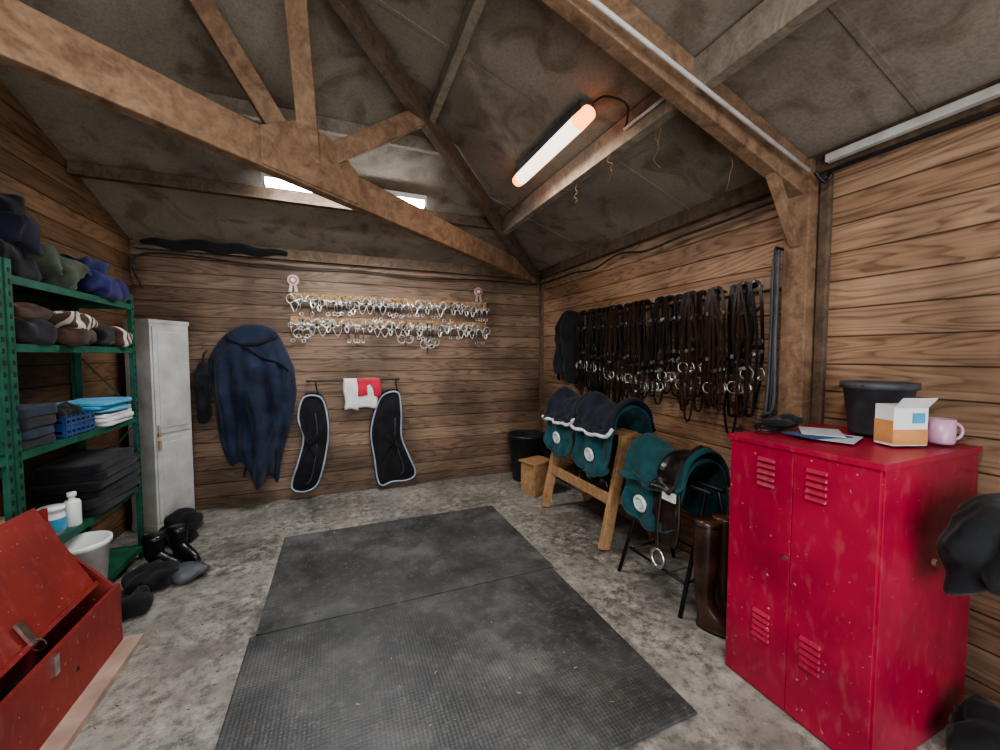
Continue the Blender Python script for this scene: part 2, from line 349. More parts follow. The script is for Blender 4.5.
def area(name,loc,rot,sx,sy,e,col):
    l=bpy.data.lights.new(name,'AREA'); l.shape='RECTANGLE'; l.size=sx; l.size_y=sy; l.energy=e; l.color=col
    o=bpy.data.objects.new(name,l); bpy.context.collection.objects.link(o); o.location=loc; o.rotation_euler=rot; return o
area('lamp_back',(.115,3.50,2.772),(0,0,0),1.15,.07,20,(.95,.97,1))
area('fill_lamp_near',(0,.1,3.02),(0,0,0),1.15,.07,30,(.99,.98,.97))  # added fill light, goes with the extra overhead fixture
area('lamp_strip',(1.30,2.36,2.772),(0,0,0),.06,.7,6,(1,.82,.70))
area('daylight_door',(.2,FR+.02,1.2),(pi/2,0,0),2.5,2.2,56,(.92,.96,1))
w=bpy.data.worlds.new('w'); bpy.context.scene.world=w; w.use_nodes=True
w.node_tree.nodes['Background'].inputs[0].default_value=(.75,.85,1,1); w.node_tree.nodes['Background'].inputs[1].default_value=1.0
b=B(); b.tube([(2.28,1.345,2.455),(.9,1.345,roofz(.9,0)-.20),(.2,1.345,roofz(.2,0)-.21)],.011,'conduit',8)
b.make('electrical_conduit')
b=B(); b.box((W-.085,-.1,H-.035),(.04,2.8,.04),'conduit'); b.make('cable_trunking',bevel=.005)
b=B(); b.tube(catmull([(2.29,1.32,2.44),(2.33,1.30,2.39),(2.35,1.28,2.41),(2.34,1.2,2.44),(2.34,.4,2.42),(2.34,-.5,2.42)],8),.010,'cable',6)
P=[(2.37,1.52,2.40)]
for i in range(1,9):
    P.append((2.36,1.52+i*.36,2.36+.02*math.sin(i*2)+(.0 if i%2 else .03)))
b.tube(catmull(P,6),.009,'cable',6)
b.tube(catmull([(2.30,4.5,2.38),(1.6,4.545,2.40),(.9,4.545,2.37),(.2,4.545,2.40),(-.6,4.545,2.38),(-1.6,4.545,2.41),(-1.62,4.54,2.1)],8),.008,'cable',6)
b.make('electrical_cable')
b=B(); b.tube([(1.505,1.85,2.76),(1.505,1.5,2.76)],.009,'conduit',8); b.tube(catmull([(1.30,1.865,2.86),(1.34,1.80,2.87),(1.44,1.75,2.82),(1.505,1.84,2.76)],8),.006,'cable',6); b.make('conduit_stub')
b=B()
for (x,y,dz,sd) in ((1.56,1.66,.22,1),(1.53,2.0,.16,2),(1.55,2.4,.13,3),(1.9,1.5,.2,5),(1.54,1.62,.12,6)):
    z0=roofz(x,y)-.16; P=[(x+.03*noise.noise(Vector((i*.7,sd,0))),y+.06*noise.noise(Vector((sd,i*.6,2))),z0-dz*i/6) for i in range(7)]
    b.tube(catmull(P,4),.0018,'twine',4)
b.make('dangling_twine')
b=B()
def f(u,v):
    x=-1.6+1.15*u; hgt=.10*math.sin(pi*u)**.6*(1-.3*u)
    return Vector((x,4.535-.05*math.sin(v*pi),2.5+ (v-.35)*(.02+hgt)+.012*math.sin(u*22)))
b.grid(f,30,6,'black'); b.make('black_cloth_strip',solid=.02)
# ---------------------------------------------------------------- floor mats
def mat_(name,x0,x1,y0,y1):
    b=B(); b.box(((x0+x1)/2,(y0+y1)/2,.007),(x1-x0,y1-y0,.012),'mat'); return b.make(name,bevel=.004)
mat_('rubber_floor_mat',-.46,1.36,1.15,2.365); mat_('rubber_floor_mat',-.435,1.38,2.375,3.60)
# ---------------------------------------------------------------- red locker
b=B(); X0,X1,Y0,Y1,ZZ=1.70,2.39,.73,1.30,1.13
b.box(((X0+X1)/2,(Y0+Y1)/2,ZZ/2),(X1-X0-.02,Y1-Y0,ZZ),'red')
b.box(((X0+X1)/2-.004,(Y0+Y1)/2,ZZ-.01),(X1-X0+.01,Y1-Y0+.012,.024),'red')
for ya_,yb_ in((Y0+.008,1.0160),(1.0180,Y1-.008)):
    b.box((X0+.006,(ya_+yb_)/2,ZZ/2-.004),(.014,yb_-ya_,ZZ-.036),'red')
for yc in (.93,1.125):
    for zc in (1.0,.32):
        for i in range(5):
            z=zc+.05-.027*i
            b.prism([(X0-.001,yc-.038,z-.007),(X0-.012,yc-.036,z-.008),(X0-.001,yc-.034,z+.008)],(0,0,0),(0,.074,0),'red')
            b.box((X0-.002,yc,z-.010),(.004,.07,.004),'iron')
b.cyl((X0-.001,1.035,.66),(X0-.010,1.035,.66),.009,'steel')
b.cyl((2.06,Y0+.002,.72),(2.06,Y0-.012,.72),.014,'palewood')
b.make('red_metal_locker',bevel=.003)
def bucket(name,c,r0,r1,h,k,handle=True,rim=.012):
    b=B(); b.lathe([(0,0),(r0,0),(r0+.002,.01),(r1,h-.03),(r1+rim,h-.028),(r1+rim,h),(r1-.006,h),(r0-.008,.015),(0,.015)],c,k,36)
    if handle:
        P=[Vector(c)+Vector(((r1+.01)*math.cos(a),(r1+.014)*math.sin(a)*.35-r1*.85*math.sin(a),h-.01-.02*math.sin(a))) for a in [pi*i/16 for i in range(17)]]
        b.tube(P,.004,'iron',6)
    return b.make(name)
bucket('grey_feed_bucket',(2.265,1.01,1.142),.095,.122,.235,'greyp')
b=B(); R=Matrix.Rotation(-.35,3,'Z'); c=Vector((2.09,.855,1.142))
b.box(c+Vector((0,0,.08)),(.14,.075,.16),'white',R); b.box(c+R@Vector((0,-.039,.035)),(.14,.002,.06),'orange',R); b.box(c+R@Vector((-.071,0,.055)),(.002,.075,.09),'orange',R)
b.box(c+R@Vector((0,-.05,.168)),(.138,.06,.003),'white',R@Euler((-.9,0,0)).to_matrix()); b.box(c+R@Vector((.03,-.0395,.11)),(.05,.002,.04),'ltblue',R)
b.make('cardboard_medicine_box')
b=B(); c=(2.26,.80,1.142); b.lathe([(0,0),(.038,0),(.042,.01),(.042,.1),(.038,.1),(.036,.012),(0,.012)],c,'pink',24)
b.tube([(2.26+.042*math.cos(-.6)+.03*math.sin(t)*math.cos(-.6),.80+.042*math.sin(-.6)+.03*math.sin(t)*math.sin(-.6),1.142+.05+.033*math.cos(t)) for t in [pi*i/10 for i in range(11)]],.006,'pink',6)
b.make('pink_mug')
b=B()
for (x,y,r,k,z) in ((1.98,1.02,.3,'paper',1.144),(1.95,1.08,-.2,'blue',1.148),(2.02,1.10,.6,'paper',1.152)):
    b.box((x,y,z),(.21,.15,.003),k,(0,0,r))
b.make('loose_papers')
b=B(); P=catmull([(1.78,1.22,1.155),(1.86,1.27,1.17),(1.96,1.23,1.165),(2.02,1.27,1.18),(2.08,1.24,1.165),(1.98,1.22,1.158),(1.84,1.21,1.155),(1.80,1.26,1.16)],8); b.tube(P,.014,'leatherb',6,flat=.006)
b.blob((2.0,1.25,1.176),(.24,.08,.05),'black',.8,.02,9,3,crease=.012); b.make('leather_headcollar')
# ---------------------------------------------------------------- plastic cupboard
b=B(); a=math.radians(60); dx=Vector((math.cos(a),math.sin(a),0)); dy=Vector((-math.sin(a),math.cos(a),0)); R=Matrix((dx,dy,Vector((0,0,1)))).transposed()
n0=Vector((-1.435,4.12,0)); wd,dp,hh=.35,.25,1.80
def lp(x,y,z): return n0+dx*x+dy*y+Vector((0,0,z))
b.box(lp(wd/2,dp/2,hh/2),(wd,dp,hh-.04),'plastic',R); b.box(lp(wd/2,dp/2,hh-.02),(wd+.015,dp+.01,.035),'plastic',R); b.box(lp(wd/2,dp/2,.03),(wd+.01,dp+.005,.06),'plastic',R)
for z0,z1 in((.08,.80),(.83,hh-.06)):
    b.box(lp(wd/2,-.004,(z0+z1)/2),(wd-.03,.014,z1-z0),'plastic',R)
    b.box(lp(wd/2,-.012,(z0+z1)/2),(wd-.10,.008,z1-z0-.09),'plastic',R)
b.box(lp(.03,-.018,.86),(.02,.02,.10),'palewood',R); b.box(lp(.03,-.018,.74),(.02,.02,.08),'palewood',R)
b.make('plastic_utility_cupboard',bevel=.006)
# ---------------------------------------------------------------- green shelving
def shelving(name,y0,y1):
    b=B(); x0,x1=-1.695,-1.36; zt=1.93
    for x,sx in((x0,1),(x1,-1)):
        for y,sy in((y0,1),(y1,-1)):
            b.box((x,y+sy*.018,zt/2),(.004,.038,zt),'green'); b.box((x+sx*.018,y,zt/2),(.038,.004,zt),'green')
            for i in range(0,36): 
                b.box((x+( .003 if sx<0 else 0),y+sy*.019,.06+i*.052),(.003,.012,.022),'cable')
    for z in(.10,.54,1.05,1.55,1.86):
        b.box(((x0+x1)/2,(y0+y1)/2,z),(x1-x0-.006,y1-y0-.008,.004),'green')
        for x in(x0+.004,x1-.004): b.box((x,(y0+y1)/2,z-.018),(.005,y1-y0-.01,.038),'green')
        for y in(y0+.006,y1-.006): b.box(((x0+x1)/2,y,z-.018),(x1-x0-.01,.005,.038),'green')
    for y in (y0+.003,y1-.003):
        b.beam((x0+.02,y,.6),(x1-.02,y,1.0),.004,.02,'green',up=(0,1,0)); b.beam((x1-.02,y,1.1),(x0+.02,y,1.5),.004,.02,'green',up=(0,1,0))
    return b.make(name)
shelving('green_metal_shelving',2.47,3.66); shelving('green_metal_shelving',1.25,2.45)
def pile(name,items,**k):
    b=B()
    for i,(c,sz,m,*r) in enumerate(items):
        b.blob(c,sz,m,k.get('e',.55),k.get('amp',.018),k.get('fr',7),i+k.get('seed',0),r[0] if r else 0,crease=k.get('crease',.02))
    return b.make(name)
def folded(name,c,sz,n,k,seed=0,fold=True):
    b=B(); h=sz[2]/n; random.seed(seed)
    for i in range(n):
        dx_,dy_=random.uniform(-.01,.01),random.uniform(-.015,.015)
        b.blob((c[0]+dx_,c[1]+dy_,c[2]+h*(i+.5)),(sz[0]*random.uniform(.93,1),sz[1]*random.uniform(.93,1),h*1.06),k if isinstance(k,str) else k[i%len(k)],.22,.008,7,seed+i,random.uniform(-.06,.06),crease=.006)
    return b.make(name)
zz=1.862
pile('piled_coats',[((-1.52,2.62,zz+.07),(.32,.28,.14),'black'),((-1.5,2.60,zz+.20),(.31,.30,.15),'navyd',.2),((-1.50,2.78,zz+.12),(.32,.26,.17),'olive',.3),((-1.5,2.58,zz+.33),(.28,.24,.10),'black',.5),((-1.48,2.95,zz+.08),(.32,.18,.16),'olive',-.2)],amp=.05,seed=3,crease=.035)
pile('violet_rug',[((-1.5,3.37,zz+.08),(.33,.42,.16),'purple',.1),((-1.5,3.22,zz+.15),(.30,.20,.12),'purple',-.2)],amp=.04,seed=9,crease=.035)
z=1.552
pile('striped_rugs',[((-1.5,2.66,z+.06),(.31,.28,.12),'black'),((-1.5,2.70,z+.15),(.28,.24,.09),'brown'),((-1.47,2.98,z+.05),(.32,.32,.10),'brown',.1),((-1.45,2.96,z+.13),(.30,.34,.09),'stripe',.15),((-1.5,3.28,z+.06),(.30,.24,.12),'black'),((-1.48,3.49,z+.06),(.28,.2,.12),'stripe',.2)],amp=.03,seed=20,crease=.025)
z=1.052
folded('dark_folded_rugs',(-1.5,2.64,z),(.31,.28,.20),4,('black','navy'),31)
b=B(); b.box((-1.5,2.97,z+.055),(.27,.27,.01),'blue')
for sx,sy,lx,ly in((0,-.135,.27,.008),(0,.135,.27,.008),(-.135,0,.008,.27),(.135,0,.008,.27)):
    for q in range(4): b.box((-1.5+sx,2.97+sy,z+.015+q*.028),(lx,ly,.012),'blue')
    for q in range(7):
        t=-.13+.26*q/6; b.box((-1.5+sx+(t if lx>.1 else 0),2.97+sy+(t if ly>.1 else 0),z+.06),(.01,.01,.115),'blue')
b.blob((-1.5,2.97,z+.1),(.23,.23,.12),'black',.6,.03,9,4,crease=.03); b.make('blue_plastic_basket')
folded('folded_white_towel',(-1.49,3.38,z),(.31,.40,.075),3,'towelw',40)
folded('folded_light_blue_towel',(-1.49,3.36,z+.083),(.30,.38,.07),3,'ltblue',44)
z=.542
folded('folded_black_rugs',(-1.49,3.30,z),(.33,.56,.31),6,'black',50)
b=B(); b.lathe([(0,0),(.035,0),(.037,.01),(.037,.13),(.03,.145),(.014,.15),(.014,.165),(.02,.165),(.02,.19),(0,.19)],(-1.40,2.93,z),'white',20); b.make('spray_bottle')
b=B(); b.lathe([(0,0),(.05,0),(.052,.1),(.045,.11),(.045,.13),(.052,.13),(.052,.15),(0,.15)],(-1.43,2.82,z),'white',20); b.lathe([(.0525,.02),(.0525,.09)],(-1.43,2.82,z),'ltblue',20); b.make('supplement_tub')
b=B(); b.lathe([(0,0),(.12,0),(.125,.03),(.125,.05),(0,.05)],(-1.54,2.63,z+.1),'palewood',28); b.lathe([(0,0),(.11,0),(.115,.1),(0,.1)],(-1.54,2.63,z),'cream',28); b.make('lidded_tub')
bucket('white_bucket',(-1.345,2.85,0.105),.095,.125,.37,'white')
pile('black_boot_bag',[((-1.20,3.87,.10),(.26,.24,.20),'black',.4)],e=.8,amp=.05,seed=60,crease=.03)
def boot(b,c,ang,h=.5,k='leatherb',toe=1.0):
    R=Matrix.Rotation(ang,3,'Z'); c=Vector(c); rings=[]
    for z,rx,ry,sh in((h,.056,.062,0),(h-.012,.060,.066,0),(h*.85,.058,.065,0),(h*.7,.057,.064,.0),(h*.5,.052,.058,0),(h*.35,.045,.05,0),(.15,.039,.047,0),(.115,.038,.056,.014),(.095,.040,.075,.034),(.07,.041,.10,.058),(.05,.042,.115,.07),(.02,.043,.125,.08),(.0,.043,.125,.08)):
        ry2=ry*toe if z<.11 else ry
        rings.append([c+R@Vector((rx*math.cos(2*pi*i/20)*(1+.05*math.sin(z*60)*(z>.12)),-sh*toe+ry2*math.sin(2*pi*i/20),z)) for i in range(20)])
    b.loft(rings,k)
    b.loft([[c+R@Vector((.045*math.cos(2*pi*i/20),-.08*toe+.128*toe*math.sin(2*pi*i/20),zz_)) for i in range(20)] for zz_ in(0,.018)],'cable')
    b.tube([c+R@Vector((.060*math.cos(2*pi*i/20),.067*math.sin(2*pi*i/20),h-.02)) for i in range(20)],.006,'leatherb',5,True)
b=B(); boot(b,(-1.22,3.42,0),1.2,.24,'leatherb'); boot(b,(-1.12,3.54,0),.9,.24,'leatherb'); b.make('muck_boots')
pile('black_overreach_boots',[((-1.14,3.14,.06),(.26,.22,.12),'black',.3),((-.95,3.20,.035),(.18,.15,.07),'greyp',.3),((-1.14,2.90,.05),(.18,.2,.10),'black',.7)],e=.8,amp=.04,seed=70,crease=.025)
# ---------------------------------------------------------------- red trunk
b=B(); xf,xk,ya_,yb_=-1.06,-1.335,1.35,2.57; t=.018
b.prism([(xf,ya_,.03),(xf,yb_,.03),(xf,yb_,.33),(xf,ya_,.33)],(-t,0,0),(0,0,0),'redw')
b.prism([(xk,ya_,.03),(xk,yb_,.03),(xk,yb_,.76),(xk,ya_,.76)],(0,0,0),(t,0,0),'redw')
for y in(ya_,yb_-t): b.prism([(xf-t,y,.03),(xk+t,y,.03),(xk+t,y,.70),(xk+.07,y,.55),(xf-t,y,.325)],(0,0,0),(0,t,0),'redw')
b.box(((xf+xk)/2,(ya_+yb_)/2,.04),(abs(xf-xk)-.04,yb_-ya_-.04,.02),'palewood')
b.box(((xf+xk)/2+.03,(ya_+yb_)/2,.015),(abs(xf-xk)+.10,yb_-ya_+.04,.03),'pinkw')
p0=Vector((-1.335,1.93,.785)); p1=Vector((-1.135,1.93,.375)); 
d=(p1-p0); ln=d.length; d.normalize(); R=Matrix((d,Vector((0,1,0)),d.cross(Vector((0,1,0))))).transposed()
b.box((p0+p1)/2,(ln,1.14,.02),'redw',R)
b.box(p1,(.02,1.14,.045),'redw',R)
b.box(p0+d*(ln-.05)+Vector((.025,.12,.01)),(.10,.03,.012),'steel',R); b.ring(p0+d*(ln+.0)+Vector((.035,.12,.0)),.022,.004,'steel',(0,1,0))
b.box((xf+.006,2.05,.28),(.012,.03,.08),'steel')
b.blob((-1.16,2.2,.13),(.15,.5,.14),'black',.7,.04,8,80,crease=.02); b.blob((-1.14,1.8,.14),(.14,.3,.12),'towelw',.7,.03,8,81,crease=.02)
b.make('red_wooden_tack_trunk',bevel=.003)
# ---------------------------------------------------------------- back wall: bit rack
b=B(); yw=BK-.016
for z in(2.10,1.86): b.box((.62,yw,z),(2.12,.022,.065),'rackwood')
random.seed(3)
for r,z in((0,2.115),(1,1.875)):
    n=27
    for i in range(n):
        x=-.39+2.04*i/(n-1)+random.uniform(-.015,.015); y=yw-.03
        b.tube([(x,yw-.01,z),(x,y-.015,z-.005),(x,y-.028,z+.015)],.004,'steel',5)
        kind=random.choice([0,0,1,1,2]); rr=random.uniform(.034,.048); dz=random.uniform(.0,.04)
        sp=random.uniform(.03,.05); yy=y-random.uniform(.008,.045)
        if kind==0:
            for s_ in(-1,1):
                b.ring((x+s_*sp*.6,yy+s_*.006,z-rr-.005-dz),rr,.0052,'steel',(s_*.5,1,0))
            b.tube(catmull([(x-sp*.6,yy,z-rr*2-dz),(x-.01,yy-.01,z-rr*2-.05-dz),(x+.01,yy-.01,z-rr*2-.05-dz),(x+sp*.6,yy,z-rr*2-dz)],4),.009,'steel',6)
        elif kind==1:
            sl=random.uniform(-.03,.03); ll=random.uniform(.15,.22)
            for s_ in(-1,1):
                b.tube([(x+s_*sp,yy,z-.01),(x+s_*sp+sl,yy,z-ll)],.006,'steel',6); b.ring((x+s_*sp+sl,yy,z-ll-.015),.018,.0045,'steel',(0,1,0),n=10); b.ring((x+s_*sp+sl*.4,yy,z-.07),.024,.0045,'steel',(0,1,0),n=10)
            b.tube([(x-sp,yy,z-.08),(x,yy-.01,z-.065),(x+sp,yy,z-.08)],.009,'steel',6)
        else:
            for s_ in(-1,1): b.ring((x+s_*sp,yy,z-.05),.034,.0055,'steel',(.2*s_,1,0),sq=1.3)
            b.tube([(x-sp,yy,z-.05),(x,yy,z-.075),(x+sp,yy,z-.05)],.009,'steel',6)
            b.tube(catmull([(x-sp,yy,z-.09),(x,yy-.005,z-.18),(x+sp,yy,z-.09)],4),.0055,'steel',5)
for x,l in((.95,.34),(1.0,.3),(-.33,.2),(.7,.26)):
    for s_ in(-1,1): b.ring((x+s_*.04,yw-.05,1.86-l*.7),.045,.005,'steel',(0,1,0))
    b.tube([(x,yw-.05,1.86),(x,yw-.05,1.86-l)],.006,'leather',5)
b.make('bit_rack')
def rosette(name,x,z):
    b=B(); y=BK-.03
    b.cyl((x,BK-.005,z),(x,y,z),.035,'towelr',n=20); b.cyl((x,y,z),(x,y-.008,z),.022,'pipe',n=20)
    n=40; rings=[]
    for rr,oy in((.034,0),(.055,.006)):
        rings.append([Vector((x+rr*math.cos(2*pi*i/n),y+oy+(.006 if i%2 else -.006),z+rr*math.sin(2*pi*i/n))) for i in range(n)])
    b.loft(rings,'cream',False)
    for s_ in(-1,1): b.prism([(x+s_*.005,y,z-.04),(x+s_*.03,y,z-.04),(x+s_*.045,y,z-.12),(x+s_*.012,y,z-.12)],(0,-.001,0),(0,.001,0),'cream')
    return b.make(name)
rosette('ribbon_rosette',-.41,2.26); rosette('ribbon_rosette',1.58,2.26)
b=B()
for s_ in(0,1): b.cyl((-.29+.9*s_,BK-.004,1.23),(-.29+.9*s_,BK-.09,1.23),.012,'iron')
b.cyl((-.31,BK-.085,1.23),(.63,BK-.085,1.23),.010,'iron'); b.make('towel_rail')
b=B()
def tw(x0,x1,zf,zbk,yo):
    def f(u,v):
        x=x0+(x1-x0)*u; l=v*2-1
        wob=.010*math.sin(u*9+v*3)*abs(l)
        if l<0: z=1.23+.014-(-l)*(1.23-zf); y=BK-.085-.018-wob-yo
        else: z=1.23+.014-l*(1.23-zbk); y=BK-.085+.018+wob*.3
        k=max(0,1-abs(l)*12)
        return Vector((x+.01*math.sin(v*7),y*(1-k)+(BK-.085)*k,z+.006*k+.012*math.sin(u*4)*abs(l)))
    return f
b.grid(tw(.05,.19,.90,1.0,0),8,24,'towelw'); b.grid(tw(.18,.42,1.04,1.0,.0),10,24,'towelr'); b.grid(tw(.15,.38,.91,1.08,-.004),10,24,'towelw')
b.make('hand_towel',solid=.006)
def pad(name,pts,sx,x0,sz,ty,k):
    P=[(x0+px*sx,1.5-(py-355)*sz) for px,py in pts]
    Q=catmull([(x,0,z) for x,z in P],5,True)
    cx=sum(p.x for p in Q)/len(Q)
    b=B(); n=len(Q); yb=BK-.045
    c=Vector((cx,0,sum(p.z for p in Q)/n))
    rings=[]
    for f_,y in((1,yb),(1.0,yb-ty*.5),(.93,yb-ty),(.6,yb-ty*1.35),(.25,yb-ty*1.5),(.02,yb-ty*1.55)):
        rings.append([Vector((c.x+(p.x-c.x)*f_,y+.01*math.sin(p.z*14)+.012*noise.noise(Vector((p.x*9,f_*3,p.z*6))),c.z+(p.z-c.z)*f_)) for p in Q])
    b.loft(rings,'black')
    b.tube([Vector((c.x+(p.x-c.x)*.94,yb-ty-.004+.01*math.sin(p.z*14),c.z+(p.z-c.z)*.955)) for p in Q],.010,k,6,True)
    b.tube([Vector((c.x+(p.x-c.x)*.55-.03,yb-ty*1.42+.01*math.sin(p.z*14),c.z+(p.z-c.z)*.8)) for p in Q][n//6:n//2],.006,'greyp',5)
    top=max(P,key=lambda p:p[1]); b.tube(catmull([(top[0],yb-.03,top[1]-.03),(top[0]-.02,yb-.03,top[1]+.04),(top[0]-.03,BK-.085,1.215)],4),.008,'black',5)
    return b.make(name)
pad('quilted_chest_guard',[(14,395),(30,394),(37,405),(40,430),(36,458),(27,486),(14,493),(1,490),(0,480),(8,458),(13,435),(8,415)],.0093,-.47,.0104,.045,'grpipe')
pad('quilted_chest_guard',[(14,392),(30,390),(33,410),(33,435),(40,455),(48,475),(40,482),(23,482),(9,483),(4,455),(1,430),(5,410)],.0108,.29,.0113,.045,'grpipe')
# navy rug hanging
b=B()
def f(u,v):
    a=pi*u; top=1.76; bot=.40+.15*math.sin(u*5+1)+.07*math.sin(u*19)
    z=top-(top-bot)*v
    wv=.13+.23*min(1,v*3.6)**.6 -.13*max(0,v-.45)/.55
    dp=.07+.12*min(1,v*4)**.6
    fold=1+ (.20*math.sin(u*24+v*4+2.5*noise.noise(Vector((u*3,v*4,1))))+.12*math.sin(u*43-v*6)+.35*noise.noise(Vector((u*6,v*5,7))))*min(1,v*2.5)
    cx=-.76-.04*v
    return Vector((cx-wv*math.cos(a)*(1+.05*math.sin(v*9+u*3)),BK-.05-max(0,dp*math.sin(a)*fold),z+.03*math.sin(a)*(1-v)))
b.grid(f,100,54,'navy')
P=[f(u/50,.02+.3*(u/50))+Vector((0,-.012,0)) for u in range(8,44)]; b.tube(P,.010,'navyd',5)
P=[f(1-u/50,.03+.2*(u/50))+Vector((0,-.010,0)) for u in range(8,30)]; b.tube(P,.018,'black',5)
for x,l in((-.86,.24),(-.70,.22),(-.6,.28),(-.78,.2)):
    b.tube(catmull([(x,BK-.16,.62),(x+.02,BK-.15,.5),(x-.01,BK-.13,.56-l)],5),.012,'navyd',5,flat=.004)
b.cyl((-.76,BK-.01,1.74),(-.76,BK-.08,1.76),.012,'iron')
b.make('navy_horse_rug',solid=.012)
b=B(); b.blob((-1.175,BK-.12,1.14),(.11,.10,.56),'black',.8,.03,7,5,crease=.02); b.tube(catmull([(-1.17,BK-.12,1.38),(-1.17,BK-.09,1.5),(-1.16,BK-.02,1.54)],4),.008,'black'); b.make('black_rug_bag')
# ---------------------------------------------------------------- bridles on right wall
b=B(); xw=W-.016
b.box((xw,2.52,1.93),(.024,1.98,.075),'palewood'); 
random.seed(11)
def strap(P,k='leather',w=.013,t=.0035): b.tube(catmull(P,5),w,k,4,flat=t,fn=(1,0,0))
nb=26
for i in range(nb):
    y=1.66+1.82*i/(nb-1)+random.uniform(-.02,.02); x=xw-.05-random.uniform(0,.05); k=random.choice(['leather','leather','leatherb','leatherb','leatherb'])
    b.cyl((xw-.01,y,1.92),(xw-.07,y,1.925),.008,'iron',n=8); b.cyl((xw-.07,y,1.925),(xw-.072,y,1.925),.022,'iron',n=10)
    a=random.uniform(.035,.07); zb=random.uniform(1.25,1.45); t0=1.945
    tw_=random.uniform(-.03,.03)
    for s_ in(-1,1):
        strap([(x,y,t0),(x,y+s_*a*.7,t0-.03),(x-.01,y+s_*a+tw_*.5,t0-.2),(x,y+s_*a*.9+tw_,zb+.1),(x-.005,y+s_*a*.8+tw_,zb)],k)
        b.ring((x-.012,y+s_*a*.8+tw_,zb-.035),.037,.006,'steel',(1,.3*s_,0),n=12,m=5)
        b.box((x-.014,y+s_*a+tw_*.8,zb+.16),(.006,.022,.026),'steel')
        if random.random()<.5: b.box((x-.014,y+s_*a+tw_*.4,t0-.17),(.006,.018,.022),'steel')
    strap([(x,y,t0+.005),(x-.02,y+.01,t0-.1),(x-.02,y-a*.3,t0-.3),(x-.02,y+a*.2,t0-.42)],k)
    b.tube([(x,y-a*.8+tw_,zb-.05),(x-.015,y+tw_,zb-.075),(x,y+a*.8+tw_,zb-.05)],.009,'steel',5)
    zbr=t0-.16; strap([(x,y-a,zbr),(x-.03,y,zbr-.035),(x,y+a,zbr)],k,.015)
    zn=zb+.1; strap([(x,y-a+tw_,zn),(x-.045,y+tw_,zn-.02),(x,y+a+tw_,zn),(x+.02,y+tw_,zn+.03),(x,y-a+tw_,zn)],k,.016)
    zl=random.uniform(1.0,1.22)
    strap([(x,y-a*.8+tw_,zb-.06),(x-.02,y-a*1.1,(zb+zl)/2),(x-.02,y-.02,zl),(x-.01,y+.03,zl+.01),(x-.01,y+a*1.1,(zb+zl)/2),(x,y+a*.8+tw_,zb-.06)],k,.010)
    for rep in range(random.choice([1,2])):
        zl2=zl+random.uniform(-.03,.28); o=random.uniform(-.05,.05)
        strap([(x-.02,y+.01,t0),(x-.03,y+o-.03,1.6),(x-.03,y+o-.02,zl2+.05),(x-.03,y+o+.01,zl2),(x-.03,y+o+.03,zl2+.06),(x-.03,y+o+.035,1.6),(x-.02,y+.015,t0)],k,.011)
b.make('hanging_bridles')
b=B()
def f(u,v):
    a=pi*u; z=1.97-(.74+.05*math.sin(u*7))*v; wv=.09+.13*min(1,v*4)**.6; dp=.05+.08*min(1,v*4)
    return Vector((W-.02-dp*math.sin(a)*(1+.3*math.sin(u*17+v*3)+.4*noise.noise(Vector((u*5,v*5,3)))),3.80-wv*math.cos(a)*(1+.1*math.sin(v*8)),z+.02*math.sin(a)))
b.grid(f,50,30,'black'); b.cyl((W-.006,3.80,1.96),(W-.08,3.80,1.97),.01,'iron'); b.make('hanging_dark_jacket',solid=.012)
b=B()
for i,kk in ((0,'greyp'),(1,'cable'),(2,'greyp')):
    o=i*.022; P=[(W-.125-.01*(i%2),1.50+o*.3,2.10),(W-.14,1.49+o*.6,1.95),(W-.13,1.50+o*.5,1.6),(W-.14,1.49+o,1.22-.02*i),(W-.15,1.53+o,1.16-.02*i)]
    b.tube(catmull(P,6),.010,kk,6)
b.cyl((W-.104,1.49,2.09),(W-.15,1.50,2.10),.008,'iron'); b.make('hanging_lead_ropes')
# ---------------------------------------------------------------- wooden saddle stand
b=B(); xc=2.10; zt=.86
for y in(2.45,3.38):
    for s_,xf_ in((-1,1.86),(1,2.36)):
        b.beam((xf_,y,0.01),(xc+s_*.05,y,zt),.045,.085,'rackwood',up=(s_*.9,0,.2))
    b.box((xc,y,.38),(.36,.03,.07),'rackwood'); b.box((xc,y-.0,zt-.04),(.2,.05,.12),'rackwood')
b.box((xc,2.915,zt+.02),(.10,1.0,.045),'rackwood')
for s_ in(-1,1): b.box((xc+s_*.17,2.915,.38),(.025,.95,.09),'rackwood')
b.box((xc,2.915,.345),(.32,.93,.015),'rackwood')
b.make('wooden_saddle_stand',bevel=.005)
b=B()
b.blob((2.08,2.75,.415),(.18,.3,.12),'leather',.8,.04,9,6,crease=.03); b.blob((2.10,3.1,.40),(.18,.25,.09),'brown',.8,.03,9,7,crease=.03)
for q in range(3):
    b.ring((2.0,2.66+q*.14,.415),.05,.006,'steel',(1,.2,0),sq=1.2); b.tube([(2.0,2.66+q*.14,.47),(2.03,2.68+q*.14,.62)],.01,'leather',4,flat=.004)
b.make('stirrups_and_girths')
